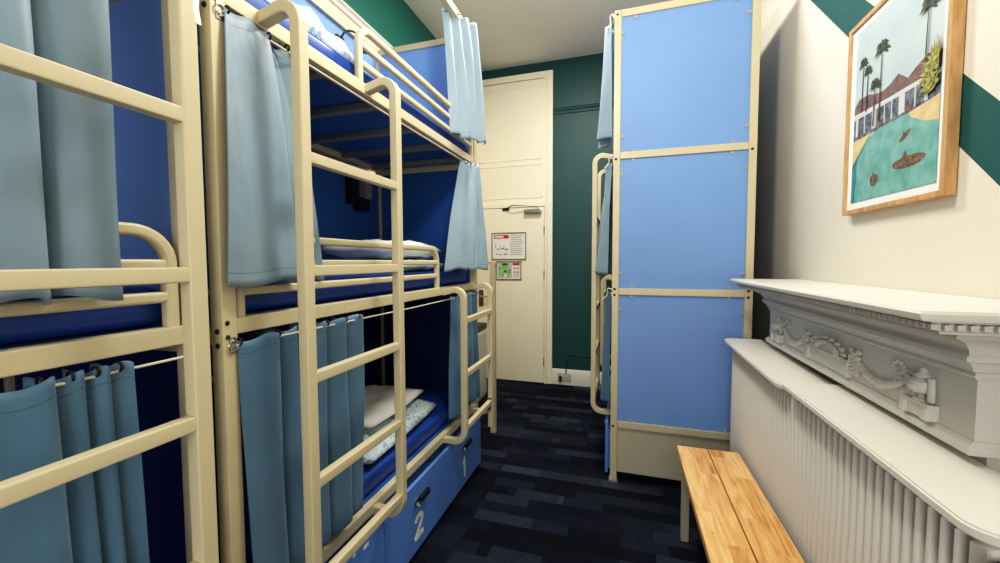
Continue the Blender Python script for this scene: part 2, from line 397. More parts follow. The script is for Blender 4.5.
def bunk(loc, T, label, group, lad0=.148, pu=PT, ends=None):
    B = thing('triple_bunk_bed', label, 'bunk bed', loc, group)
    def M(): return MB(T)
    posts = []
    for u in (0, L-PT):
        for v in (-PT, -WD):
            p = M().box((u if u == 0 else u+PT-pu, v, 0), (u+pu if u == 0 else u+PT, v+PT, 2.835), .004).build('post', CREAM, B)
            posts.append(p)
            ft = M().box((u-.006, v-.006, 0), (u+PT+.006, v+PT+.006, .018), .003); ft.build('foot_cap', GREY, p)
            for z in (.355, 1.165, 1.2, 1.975, 2.81):
                uu = u-.002 if u == 0 else u+PT+.002
                M().ball((uu, v+PT/2+.004, z), (.004, .007, .007), 8, 6).build('bolt', DARK, p)
                if v == -PT: M().ball((u+PT*.3, .001, z+.02), (.006, .003, .006), 8, 6).build('bolt', DARK, p)
    # side rails, front and back, and top rails
    for z in ZB:
        m = M(); m.box((PT, -.036, z-.042), (L-PT, -.003, z), .004)
        m.box((PT, -.05, z-.042), (L-PT, -.034, z-.038), .001)
        m.build('side_rail', CREAM, B)
        M().box((PT, -WD+.004, z-.042), (L-PT, -WD+.042, z), .004).build('back_rail', CREAM, B)
    M().box((PT, -.044, 2.79), (L-PT, -.006, 2.835), .004).build('top_rail', CREAM, B)
    M().box((PT, -WD+.006, 2.79), (L-PT, -WD+.044, 2.835), .004).build('top_rail', CREAM, B)
    # end frames: rails, blue panels with little clips, cream kick panel
    for e, u in ((0, 0), (1, L-PT)):
        us = u+.003 if e == 0 else u+PT-.037; zs = [.345, 1.165, 1.975, 2.795]
        for z in zs: M().box((us, -WD+PT, z), (us+.034, -PT, z+.04), .003).build('end_rail', CREAM, B)
        for k in range(3):
            up = u+.014 if e == 0 else u+PT-.026
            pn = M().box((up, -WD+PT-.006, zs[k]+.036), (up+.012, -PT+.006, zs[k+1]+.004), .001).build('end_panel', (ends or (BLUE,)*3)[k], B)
            uo = up-.003 if e == 0 else up+.015
            a, b = zs[k]+.04, zs[k+1]
            for zz in (a+.09, b-.09):
                for vv, d in ((-PT, -1), (-WD+PT, 1)):
                    c = M(); c.box((uo-.002, vv+.001, zz-.008), (uo+.002, vv+d*.019, zz+.008), .001)
                    c.ball((uo-.002 if e == 0 else uo+.002, vv+d*.011, zz), (.003, .004, .004), 8, 6)
                    c.build('clip', CLIP, pn)
            for vv in (-PT-.075, -WD+PT+.075):
                for zz, d in ((a, 1), (b, -1)):
                    c = M(); c.box((uo-.002, vv-.008, zz-.001), (uo+.002, vv+.008, zz+d*.019), .001)
                    c.ball((uo-.002 if e == 0 else uo+.002, vv, zz+d*.011), (.003, .004, .004), 8, 6)
                    c.build('clip', CLIP, pn)
        M().box((u+.02, -WD+PT, .06), (u+.032, -PT, .347), .001).build('kick_panel', CREAMD, B)
    zs = [.40, 1.215, 2.025, 2.795]
    for k in range(3):
        M().box((PT-.004, -WD+.012, zs[k]+.0), (L-PT+.004, -WD+.022, zs[k+1]+.002 if k == 2 else zs[k+1]-.045), .001).build('back_panel', (BLUE_SHADE, BLUED, BLUE)[k], B)  # lowest and middle panels carry the bay's shade in their colour
    # boards and slats
    for i, z in enumerate(ZB):
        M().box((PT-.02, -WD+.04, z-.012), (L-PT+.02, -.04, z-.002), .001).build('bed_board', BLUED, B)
        if i:
            for k in range(6):
                u = .12+(L-.24)*k/5
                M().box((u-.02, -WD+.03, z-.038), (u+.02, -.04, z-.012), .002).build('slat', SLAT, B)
    # curtain wires with eye plates
    for z in (ZB[1]-.068, ZB[2]-.068, 2.8):
        w = M(); w.tube([(PT-.01, .006, z), (L/2, .006, z-.004), (L-PT+.01, .006, z)], .006, n=8); wr = w.build('curtain_wire', WIREM, B)
        for u in (PT*.55, L-PT*.55):
            h = M(); h.box((u-.009, 0, z-.022), (u+.009, .003, z+.022), .001); h.ball((u, .004, z+.012), .004, 8, 6); h.ball((u, .004, z-.014), .004, 8, 6)
            h.tube([(u+.012*math.cos(a), .006, z+.012*math.sin(a)) for a in [i*2*PI/12 for i in range(13)]], .004, n=6, caps=False)
            h.build('eye_plate', CHROME, wr)
    # guard rails: loop + inner bars
    def guard(u0, u1, z0, zt, bars):
        m = M(); rr(m, [(u0, -.02, z0), (u0, -.02, zt), (u1, -.02, zt), (u1, -.02, z0)], .026, .026, r=.07, up=(0,1,0), power=2.6)
        g = m.build('guard_rail', CREAM, B)
        for z in bars: M().tube([(u0, -.02, z), (u1, -.02, z)], .022, .024, power=3).build('guard_bar', CREAM, g)
    guard(.06, 1.202, ZB[1]-.01, 1.437, (1.365, 1.295))
    guard(.577, L-.055, ZB[2]-.01, 2.25, (2.185, 2.115))
    # long ladder
    def ladder(ua, ub, ztop, zbot, rungs, v=.115, leg=None):
        lad = M()
        for i, u in enumerate((ua, ub)):
            rr(lad, [(u, -.004, ztop-.02), (u, v, ztop+.01), (u, v, zbot), (u, -.004, zbot)], .032, .034, r=.085, up=(1,0,0), power=6)
            if leg is not None and i == leg: lad.tube([(u, v, zbot+.1), (u, v, zbot-.09)], .032, .034, power=6)
        lo = lad.build('ladder', CREAM, B)
        for z in rungs: M().box((ua+.012, v-.014, z-.015), (ub-.012, v+.014, z+.015), .004).build('rung', CREAM, lo)
    ladder(lad0, lad0+.456, ZB[2]+.0, .385, (.462, .752, 1.051, 1.346, 1.651))
    ladder(1.249, 1.694, ZB[1]-.01, .385, (.46, .755, 1.05), leg=1)
    return B, M

def drawers(B, M, sticker=False):
    for i, (u0, u1) in enumerate(((.05, .607), (.612, 1.167), (1.172, 1.722))):
        d = M(); d.box((u0, .014, .03), (u1, .032, .352), .002)
        d.box((u0+.02, -.5, .05), (u1-.02, .014, .30), .001)
        dr = d.build('drawer', DRAWER, B)
        ul = (u0+u1)/2+.0
        k = M(); k.box((ul-.012, .032, .255), (ul+.078, .052, .282), .007)
        for j in range(4): k.lathe((ul+.012+.016*j, 0.052, .2685), [(.009, -.004), (.009, .003)], axis='y', seg=12)
        k.build('combination_lock', BLACK, dr)
        s = M(); s.box((ul-.05, .032, .25), (ul-.012, .038, .278), .002)
        s.tube([(ul-.035+.012*math.cos(a), .046, .258+.012*math.sin(a)) for a in [j*2*PI/14 for j in range(15)]], .005, n=6, caps=False)
        s.build('hasp', CHROME, dr)
        nm = M(); numeral(nm, '321'[i], ul-.005, .0322, .140, .112)
        nm.build('numeral', NUM, dr, smooth=0)
        if sticker and i == 0:
            for a, b, c, d in ((.415, .325, .43, .345), (.475, .312, .505, .326)): M().box((a, .032, b), (c, .0328, d), 0).build('sticker', NUM, dr, smooth=0)

XA, YA = -.93, .713
TA = lambda p: Vector((XA+p.y, YA+p.x, p.z))
A, MA = bunk((XA-.37, YA+L/2, 0), TA, 'cream steel triple bunk bed on the left with numbered blue drawers and two ladders', 'triple bunk beds', ends=(BLUE_SHADE, BLUED, BLUE))
drawers(A, MA, True)
YC = .672
TC = lambda p: Vector((XA+p.y, YC-p.x, p.z))
Cb, MC = bunk((XA-.37, YC-L/2, 0), TC, 'cream triple bunk bed nearest the camera, cut by the left edge of the photo', 'triple bunk beds', .102, ends=(BLUE_SHADE, BLUE, BLUE))
XB, YB = -.065, 2.49
TB = lambda p: Vector((XB-p.y, YB+p.x, p.z))
Bb, MBm = bunk((XB+.37, YB+L/2, 0), TB, 'triple bunk bed by the right wall showing three plain blue end panels', 'triple bunk beds')
drawers(Bb, MBm)
# chip in the paint of the middle end panel
m = MB(); m.ball((.04, YB+.0175, 1.595), (.008, .001, .012), 8, 6); m.ball((.048, YB+.0175, 1.605), (.007, .001, .007), 8, 6)
m.build('paint_chip', NUM, [c for c in Bb.children if c.name.startswith('end_panel')][1])

# ------------------------------------------------------------------ mattresses and bedding
def cushion(name, c, size, mat, puff=.5, nx=16, ny=16, crease=.006, rot=0, seed=1, sag=0):
    """pillow-like closed surface"""
    rnd = random.Random(seed); mb = MB(); vs = []; fs = []
    ph = [rnd.uniform(0, 6) for _ in range(6)]
    def pt(i, j, sgn):
        a = i/nx*2-1; b = j/ny*2-1
        e = (max(0, 1-abs(a)**4)*max(0, 1-abs(b)**4))**puff
        x = a*size[0]/2*(1-.05*(b*b)); y = b*size[1]/2*(1-.05*(a*a))
        z = sgn*size[2]/2*e
        z += crease*e*(math.sin(7*a+ph[0]+3*b)+math.sin(9*b+ph[1]-4*a)+.6*math.sin(17*a+11*b+ph[2]))
        if sgn < 0: z = max(z, -size[2]/2)
        r = Matrix.Rotation(rot, 3, 'Z') @ Vector((x, y, z)); return Vector(c)+r+Vector((0,0,size[2]/2))
    for sgn in (1, -1):
        o = len(vs)
        for i in range(nx+1):
            for j in range(ny+1): vs.append(pt(i, j, sgn))
        for i in range(nx):
            for j in range(ny):
                q = [o+i*(ny+1)+j, o+(i+1)*(ny+1)+j, o+(i+1)*(ny+1)+j+1, o+i*(ny+1)+j+1]
                fs.append(q if sgn > 0 else q[::-1])
    mb.add(vs, fs); ob = mb.build(name, mat, smooth=0)
    bm = bmesh.new(); bm.from_mesh(ob.data); bmesh.ops.remove_doubles(bm, verts=bm.verts, dist=.0008); bmesh.ops.recalc_face_normals(bm, faces=bm.faces); bm.to_mesh(ob.data); bm.free()
    for p in ob.data.polygons: p.use_smooth = True
    return recenter(ob)

def mattress(T, z, label, h=.085, group='blue mattresses'):
    m = MB(T); m.box((PT+.008, -WD+.05, z), (L-PT-.008, -.05, z+h), .022)
    o = recenter(m.build('mattress', NAVY, smooth=60)); tag(o, label, 'mattress', group); return o
mattress(TA, ZB[0]+.001, 'blue vinyl mattress on lowest bed of the left bunk tower, above the drawers')
mattress(TA, ZB[1]+.001, 'blue vinyl mattress on middle bed of the left bunk tower, behind the short guard rail')
mattress(TA, ZB[2]+.001, 'blue vinyl mattress on top bed of the left bunk tower, near the ceiling')
mattress(TC, ZB[1]+.001, 'dark blue mattress on middle bed of the nearest bunk at the left photo edge')
mattress(TC, ZB[0]+.001, 'blue mattress on lowest bed of the nearest bunk at the left photo edge')

def bedding(dc, ds, pc, ps, z, s, where):
    o = cushion('folded_duvet', (dc[0], dc[1], z), ds, DUVET, .26, crease=.008, seed=s, rot=.06)
    tag(o, 'folded pale blue patterned duvet '+where, 'duvet', 'folded duvets')
    o = cushion('pillow', (pc[0], pc[1], z+ds[2]+.014), ps, LINEN, .42, crease=.005, seed=s+3, rot=.05)
    tag(o, 'white pillow lying on the patterned duvet '+where, 'pillow', 'white pillows')
bedding((-1.24, 1.71), (.48, .74, .062), (-1.30, 1.80), (.40, .58, .05), ZB[0]+.087, 3, 'on the lowest bed of the left bunk tower')
bedding((-1.26, 1.96), (.5, .6, .055), (-1.27, 1.93), (.46, .6, .095), ZB[1]+.087, 9, 'on the middle bed of the left bunk tower')
o = cushion('folded_duvet', (-1.28, 1.16, ZB[2]+.087), (.46, .6, .14), DUVET, .35, crease=.016, seed=21)
tag(o, 'rumpled pale blue patterned duvet bundled on the top bed of the left bunk tower', 'duvet', 'folded duvets')

# bedside light and shelf boxes on the back panel of the middle bed
XBK = XA-WD+.022
t = thing('bedside_socket_unit', 'black reading light and socket box on back panel above the middle pillow', 'light', (XBK, 2.2, 1.72))
MB().box((XBK, 2.09, 1.735), (XBK+.05, 2.16, 1.92), .004).build('light_housing', BLACK, t)
MB().box((XBK, 2.16, 1.70), (XBK+.06, 2.255, 1.78), .004).build('socket_box', BLACK, t)
MB().box((XBK, 2.235, 1.785), (XBK+.045, 2.305, 1.90), .004).build('switch_box', GREY, t)
t = thing('reading_lamp', 'black gooseneck reading lamp on back panel of the top bed', 'lamp', (XBK, 2.1, 2.66))
MB().box((XBK, 2.02, 2.64), (XBK+.03, 2.08, 2.72), .004).build('base', BLACK, t)
g = MB(); g.tube(fillet([(XBK+.02, 2.05, 2.70), (XBK+.06, 2.05, 2.75), (XBK+.09, 2.12, 2.77), (XBK+.09, 2.2, 2.73)], .05), .012, n=8); g.build('gooseneck', BLACK, t)
MB().lathe((XBK+.09, 2.2, 2.69), [(.012, .045), (.024, .03), (.026, 0)], seg=14).build('lamp_head', BLACK, t)

# ------------------------------------------------------------------ curtains
def cat(P, t):
    n = len(P)-1; x = t*n; i = min(int(x), n-1); f = x-i
    p0, p1, p2, p3 = P[max(i-1, 0)], P[i], P[i+1], P[min(i+2, n)]
    r = []
    for a, b, c, d in zip(p0, p1, p2, p3):
        r.append(.5*(2*b+(c-a)*f+(2*a-5*b+4*c-d)*f*f+(3*b-a-3*c+d)*f**3))
    return r
def curtain(pts, ztop, zbot, label, mat=None, seed=0, wave=.006, rings=None, hemwave=.008, fl=1.15):
    """pts: control points (y_top, x_top, y_bot, x_bot[, zbot]) in order across the cloth"""
    rnd = random.Random(seed); ph = [rnd.uniform(0, 6) for _ in range(6)]
    NS = len(pts)*10; NT = 40; vs = []; uvs = []; fs = []
    H = ztop-zbot
    for i in range(NS+1):
        s = i/NS; yt, xt, yb, xb, zb = cat([p if len(p) == 5 else (*p, zbot) for p in pts], s)
        for j in range(NT+1):
            t = j/NT; e = t**fl
            y = yt+(yb-yt)*e; x = xt+(xb-xt)*e
            z = ztop+(zb-ztop)*t
            z += -.006*math.sin(s*PI*len(pts))*(1-t)
            q = min(1, t*2.5)
            x += q*wave*(math.sin(9*s+ph[0]+3.1*t)+.7*math.sin(23*s+ph[1]-4*t)+.5*math.sin(7*t+ph[2]+14*s))
            z += hemwave*(t**6)*math.sin(s*len(pts)*1.7+ph[3])
            vs.append((x, y, z)); uvs.append((s, t*H if t*H < H/2 else (1-t)*H))
    for i in range(NS):
        for j in range(NT):
            a = i*(NT+1)+j; fs.append((a, a+NT+1, a+NT+2, a+1))
    mb = MB(); mb.add(vs, fs); o = mb.build('curtain', mat or CURT, smooth=0)
    for p in o.data.polygons: p.use_smooth = True
    lay = o.data.uv_layers.new(name='uv')
    for lp in o.data.loops: lay.data[lp.index].uv = uvs[lp.vertex_index]
    c = Vector((sum(p[1] for p in pts)/len(pts), sum(p[0] for p in pts)/len(pts), zbot))
    o.data.transform(Matrix.Translation(-c)); o.location = c; o['_o'] = tuple(c)
    sm = o.modifiers.new('thick', 'SOLIDIFY'); sm.thickness = .003; sm.offset = 0
    tag(o, label, 'curtain', 'bunk curtains')
    for k, (ry, rx) in enumerate(rings or []):
        rg = MB(); rg.tube([(rx+.009*math.cos(a), ry, ztop-.004+.009*math.sin(a)) for a in [q*2*PI/12 for q in range(13)]], .005, n=6, caps=False)
        rg.build('ring', DARK, o)
    return o
XW = XA+.006
def folds(y0, y1, b0, b1, n, amp, ampb, x0=XW, xb=None, jit=.25, seed=0, sgn=1, dx=0, dxb=0):
    """zig-zag control points for gathered cloth"""
    r = random.Random(seed); out = []
    xb = x0 if xb is None else xb
    for i in range(n+1):
        f = i/n; j = r.uniform(-jit, jit)/n if 0 < i < n else 0
        s = (1 if i % 2 else -1)*sgn
        out.append((y0+(y1-y0)*(f+j), x0+dx*(f-.5)+s*amp*r.uniform(.6, 1.25), b0+(b1-b0)*(f+j*.6), xb+dxb*(f-.5)+s*ampb*r.uniform(.6, 1.25)))
    return out

W1, W2, W3 = ZB[1]-.068, ZB[2]-.068, 2.8
# left tower, middle bed, near end
curtain([(.745, XW, .715, XW+.02), (.79, XW+.006, .79, XW+.035), (.83, XW+.004, .865, XW+.036), (.858, XW+.0, .925, XW+.028), (.868, XW-.02, .94, XW-.01),
         (.85, XW-.05, .92, XW-.045), (.872, XW-.062, .94, XW-.04), (.892, XW-.05, .985, XW-.016), (.907, XW-.046, 1.02, XW-.008), (.912, XW-.04, 1.02, XW-.03), (.93, XW-.03, 1.04, XW-.02), (.95, XW-.02, 1.062, XW-.008)],
        W2+.012, 1.316, 'blue curtain hanging at the near end of the left tower, middle bed, beside the ladder', CURT, 3, .005,
        rings=[(.75, XW), (.868, XW), (.93, XW)], fl=.62)
# left tower, lowest bed, near end
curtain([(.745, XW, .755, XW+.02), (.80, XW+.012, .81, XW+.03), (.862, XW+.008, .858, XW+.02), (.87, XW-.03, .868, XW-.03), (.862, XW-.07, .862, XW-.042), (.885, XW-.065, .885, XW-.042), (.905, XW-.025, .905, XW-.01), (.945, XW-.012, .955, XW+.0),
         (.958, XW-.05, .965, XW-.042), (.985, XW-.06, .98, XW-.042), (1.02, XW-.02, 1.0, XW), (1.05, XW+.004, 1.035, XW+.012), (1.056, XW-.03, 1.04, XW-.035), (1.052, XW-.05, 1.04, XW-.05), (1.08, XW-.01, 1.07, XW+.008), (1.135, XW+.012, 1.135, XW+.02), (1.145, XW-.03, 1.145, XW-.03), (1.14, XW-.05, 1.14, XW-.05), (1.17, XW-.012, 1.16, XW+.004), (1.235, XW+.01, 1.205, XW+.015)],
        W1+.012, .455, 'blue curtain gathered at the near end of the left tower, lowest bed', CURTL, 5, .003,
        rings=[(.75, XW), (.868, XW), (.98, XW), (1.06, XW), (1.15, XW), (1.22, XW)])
# left tower, far end, three heights
curtain(folds(2.13, 2.36, 2.08, 2.34, 8, .012, .02, XW-.01, XW+.06, seed=4, dx=.13, dxb=.11), W3+.012, 2.085, 'blue curtain gathered at the far end of the left tower, top bed', CURT, 7, .004, rings=[(2.2+.05*k, XW) for k in range(3)], fl=.8)
curtain([(2.26, XW-.03, 1.94, XW+.005), (2.285, XW-.01, 2.0, XW+.03), (2.31, XW+.002, 2.06, XW+.05), (2.335, XW+.004, 2.13, XW+.055), (2.35, XW-.01, 2.17, XW+.03), (2.345, XW-.03, 2.18, XW-.01), (2.36, XW-.012, 2.20, XW+.03), (2.375, XW+.012, 2.25, XW+.07), (2.39, XW+.01, 2.31, XW+.06), (2.395, XW-.01, 2.33, XW+.03), (2.41, XW+.015, 2.38, XW+.07), (2.43, XW+.03, 2.43, XW+.085)],
        W2+.012, 1.322, 'blue curtain tied narrow at the far end of the left tower, middle bed', CURT, 8, .004, rings=[(2.29+.05*k, XW) for k in range(3)], fl=.85)
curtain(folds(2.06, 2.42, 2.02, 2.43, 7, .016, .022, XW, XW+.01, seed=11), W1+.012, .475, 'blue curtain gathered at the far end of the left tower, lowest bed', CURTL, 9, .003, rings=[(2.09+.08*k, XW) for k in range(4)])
# nearest tower
curtain([(.12, XW, .1, XW+.01), (.2, XW+.015, .18, XW+.03), (.29, XW+.008, .28, XW+.02), (.335, XW-.03, .33, XW-.03), (.35, XW, .345, XW+.005), (.385, XW+.012, .39, XW+.02), (.405, XW+.0, .405, XW+.01), (.41, XW-.035, .412, XW-.04), (.425, XW-.012, .42, XW), (.46, XW+.01, .455, XW+.022), (.512, XW+.002, .505, XW+.012)],
        W2+.012, 1.306, 'blue curtain hanging in wide folds on the nearest bunk, middle bed', CURT, 13, .004, rings=[(.2, XW), (.33, XW), (.42, XW)])
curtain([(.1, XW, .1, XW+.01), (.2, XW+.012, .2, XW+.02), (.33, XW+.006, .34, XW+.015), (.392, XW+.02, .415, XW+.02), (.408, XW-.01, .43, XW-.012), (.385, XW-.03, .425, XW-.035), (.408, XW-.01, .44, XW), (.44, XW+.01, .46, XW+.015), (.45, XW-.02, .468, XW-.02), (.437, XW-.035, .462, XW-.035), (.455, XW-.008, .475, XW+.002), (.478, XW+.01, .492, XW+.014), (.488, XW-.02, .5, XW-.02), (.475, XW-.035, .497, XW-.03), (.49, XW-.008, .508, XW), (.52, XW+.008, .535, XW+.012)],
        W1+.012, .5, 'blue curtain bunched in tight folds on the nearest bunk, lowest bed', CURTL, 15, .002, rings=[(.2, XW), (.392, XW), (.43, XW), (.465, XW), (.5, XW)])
# right tower, aisle side
XWB = XB-.006
curtain(folds(2.55, 2.75, 2.54, 2.76, 5, .024, .05, XWB-.03, XWB-.058, seed=21, sgn=-1), W3, 2.115, 'blue curtain hanging beside the blue end panel, top bed of the right bunk', CURT, 23, .003, rings=[(2.57, XWB), (2.65, XWB), (2.72, XWB)])
curtain(folds(2.55, 2.78, 2.54, 2.8, 5, .014, .05, XWB-.018, XWB-.062, seed=22, sgn=-1), W2, 1.285, 'blue curtain hanging behind the ladder, middle bed of the right bunk', CURT, 24, .003, rings=[(2.57, XWB), (2.65, XWB), (2.72, XWB)])
curtain(folds(2.56, 2.8, 2.55, 2.8, 5, .018, .028, XWB-.02, XWB-.036, seed=23, sgn=-1), W1, .47, 'blue curtain hanging beside the blue end panel, lowest bed of the right bunk', CURTL, 25, .003, rings=[(2.58, XWB), (2.66, XWB), (2.73, XWB)])

for c_, z in zip([o for o in COL.objects if o.name.startswith('curtain') and o.get('label', '').find('right bunk') > 0], (W3, W2, W1)):
    h = MB(); h.tube(fillet([(XB+.002, 2.53, z+.03), (XB-.03, 2.535, z+.045), (XB-.024, 2.56, z-.004), (XB-.055, 2.565, z-.03)], .02), .007, n=8)
    h.build('hook', NUM, c_)
# ------------------------------------------------------------------ bench
t = thing('wooden_bench', 'long wooden plank bench with cream legs in front of the radiator', 'bench', (.4, 1.4, 0))
BY0, BY1 = .42, 2.11
MB().box((.265, BY0, .42), (.4005, BY1, .45), .004).build('seat_plank', WOOD, t)
MB().box((.4045, BY0, .42), (.54, BY1, .45), .004).build('seat_plank', WOOD, t)
for x in (.285, .49):
    for y in (BY0+.02, BY1-.065): MB().box((x, y, 0), (x+.034, y+.034, .42), .003).build('leg', CREAMD, t)
for y in (BY0+.025, BY1-.06): MB().box((.285, y, .39), (.524, y+.025, .42), .002).build('cross_bar', CREAMD, t)

# ------------------------------------------------------------------ radiator and shelves
RY0, RY1, RX = .82, 2.385, .56
t = thing('radiator', 'long white fluted radiator along the right wall behind the bench', 'radiator', (.61, 1.6, 0))
m = MB(); vs = []; fs = []
nfl = 47; per = 10; pitch = (RY1-RY0-.05)/nfl
ys = []; 
for i in range(nfl*per+1):
    y = RY0+.025+i*pitch/per; ph = (i % per)/per
    c = .5+.5*math.cos(2*PI*ph); c = max(c, 0)**2
    ys.append((y, RX+.036*(1-c)))
prof = [(RY0, RX+.02), (RY0+.004, RX+.008), (RY0+.018, RX+.004)]+ys+[(RY1-.018, RX+.004), (RY1-.004, RX+.008), (RY1, RX+.02)]
for y, x in prof:
    vs += [(x, y, .13), (x-.0, y, .90), (RX+.04, y, .918), (RX+.1, y, .918), (RX+.1, y, .13)]
k = 5
for i in range(len(prof)-1):
    for j in range(4): fs.append((i*k+j, (i+1)*k+j, (i+1)*k+j+1, i*k+j+1))
    fs.append((i*k+4, (i+1)*k+4, (i+1)*k, i*k))
fs.append((0,1,2,3,4)); o = (len(prof)-1)*k; fs.append((o+4, o+3, o+2, o+1, o))
m.add(vs, fs); m.build('fluted_panel', RADW, t, smooth=50)
for y in (RY0+.2, RY1-.2): MB().box((RX+.04, y, 0), (RX+.075, y+.03, .14), .002).build('foot', RADW, t)
v = MB(); v.tube([(.60, RY0-.03, .0), (.60, RY0-.03, .55)], .016); v.build('pipe', RADW, t)
v = MB(); v.lathe((.575, RY0-.03, .865), [(.012, -.04), (.02, -.03), (.022, .02), (.016, .03)], axis='z', seg=16); v.build('valve', BLACK, t)

def shelf(y0, y1, x0, x1, z, tilt, label):
    pts = []; r = .045
    for cx, cy, a0 in ((x0+r, y0+r, 180), (x1-.004, y0+.004, 270), (x1-.004, y1-.004, 0), (x0+r, y1-r, 90)):
        rr_ = r if cx == x0+r else .004
        for q in range(7):
            a = math.radians(a0+90*q/6); pts.append((cx+rr_*math.cos(a), cy+rr_*math.sin(a)))
    bm = bmesh.new(); f = bm.faces.new([bm.verts.new((x, y, z+tilt*(y-y0))) for x, y in pts])
    g = bmesh.ops.extrude_face_region(bm, geom=[f])
    bmesh.ops.translate(bm, vec=(0, 0, -.02), verts=[e for e in g['geom'] if isinstance(e, bmesh.types.BMVert)])
    bmesh.ops.recalc_face_normals(bm, faces=bm.faces)
    bmesh.ops.bevel(bm, geom=[e for e in bm.edges if abs(e.verts[0].co.z-e.verts[1].co.z) < .015 and len(e.link_faces) == 2 and any(len(q.verts) > 4 for q in e.link_faces)], offset=.004, segments=2, affect='EDGES')
    m = MB(); m.bm(bm); o = recenter(m.build('radiator_shelf', WHITE, smooth=40)); tag(o, label, 'shelf', 'white radiator shelves'); return o
shelf(.765, 1.5748, .518, .705, .956, 0, 'white rounded shelf board on the near half of the radiator')
shelf(1.576, 2.40, .521, .705, .939, .015, 'white rounded shelf board on the far half of the radiator, next to the right bunk')

# ------------------------------------------------------------------ chimneypiece
FX, FY0, FY1 = .68, 1.03, 2.20
t = thing('mantelpiece', 'white ornate mantelpiece with urn and garland frieze on the right wall', 'mantelpiece', (.76, 1.62, 0))
def rect_sweep(prof, name, mat=MANT):
    m = MB(); vs = []; fs = []
    for d, z in prof: vs += [(XR-.002, FY0-d*(.6 if d > 0 else 1), z), (FX-d, FY0-d*(.6 if d > 0 else 1), z), (FX-d, FY1+d, z), (XR-.002, FY1+d, z)]
    n = len(prof)
    for i in range(n-1):
        for j in range(3): fs.append((i*4+j, i*4+j+1, (i+1)*4+j+1, (i+1)*4+j))
        fs.append((i*4+3, i*4, (i+1)*4, (i+1)*4+3))
    fs.append((0,1,2,3)); fs.append(tuple((n-1)*4+j for j in (3,2,1,0)))
    m.add(vs, fs); return m.build(name, mat, t, smooth=30)
rect_sweep([(.12, 1.253), (.136, 1.254), (.143, 1.26), (.145, 1.268), (.141, 1.274), (.13, 1.2755)], 'mantel_shelf', WHITE)
rect_sweep([(-.002, 1.128), (.004, 1.13), (.008, 1.136), (.004, 1.143), (.012, 1.147), (.014, 1.155), (.022, 1.165), (.03, 1.168), (.03, 1.178), (.024, 1.182), (.026, 1.192), (.036, 1.206), (.05, 1.213), (.058, 1.216), (.058, 1.225), (.1, 1.227), (.1, 1.232), (.106, 1.234), (.106, 1.247), (.12, 1.25), (.12, 1.2535)], 'cornice')
d = MB(); n = 66
for i in range(n):
    y = FY0-.06+(FY1-FY0+.165)*i/(n-1); d.box((FX-.1155, y-.0055, 1.2355), (FX-.104, y+.0055, 1.247), .0015)
for i in range(15):
    x = FX-.1+i*.019; d.box((x, FY0-.0735, 1.2355), (x+.011, FY0-.062, 1.247), .0015)
d.build('dentil_band', MANT, t)
rect_sweep([(0, 1.0), (0, 1.129)], 'frieze')
rect_sweep([(-.01, .976), (.012, .976), (.014, .985), (.014, .992), (.006, .998), (.004, 1.003), (-.002, 1.004)], 'base_moulding')
for y0, y1 in ((FY0+.02, FY0+.2), (FY1-.2, FY1-.02)): MB().box((FX+.035, y0, 0), (XR-.002, y1, .978), .004).build('jamb', MANT, t)
MB().box((FX+.09, FY0+.2, 0), (XR-.002, FY1-.2, .978), 0).build('back_slab', MANT, t)
MC0 = 1.62
def tablet():
    m = MB(); m.box((FX-.010, MC0-.135, 1.004), (FX+.002, MC0+.135, 1.056), .003)
    m.box((FX-.016, MC0-.135, 1.05), (FX+.002, MC0+.135, 1.060), .003)
    for s in (-1, 1): m.box((FX-.016, MC0+s*.135-.01, 1.004), (FX+.002, MC0+s*.135+.01, 1.06), .003)
    m.build('centre_tablet', MANT, t)
    m = MB(); m.ball((FX+.004, MC0, 1.06), (.016, .128, .048), 28, 12)
    for i in range(9):                       # arched mound of overlapping leaves
        for j, (ra, rb, k) in enumerate(((.112, .042, .015), (.07, .026, .017))):
            a = PI*(i+.5*j)/8.5
            m.ball((FX-.008-.004*j, MC0+ra*math.cos(a), 1.062+rb*math.sin(a)), (.008, k*1.2, k*.55), 8, 6)
    m.build('leaf_mound', MANT, t)
tablet()
def festoon(y0, z0, y1, z1, drop):
    m = MB(); n = 24; r = random.Random(3)
    for i in range(n+1):
        f = i/n; y = y0+(y1-y0)*f; z = z0+(z1-z0)*f-drop*4*f*(1-f)
        k = .007+.0055*math.sin(PI*f)
        m.ball((FX-.004+r.uniform(-.002, .002), y+r.uniform(-.002, .002), z+r.uniform(-.003, .003)), (k*.95, k*1.1, k), 8, 6)
        if i % 2 == 0: m.ball((FX-.006, y+.004, z+k*.7), (k*.6, k*.7, k*.6), 8, 6)
    m.build('garland', MANT, t)
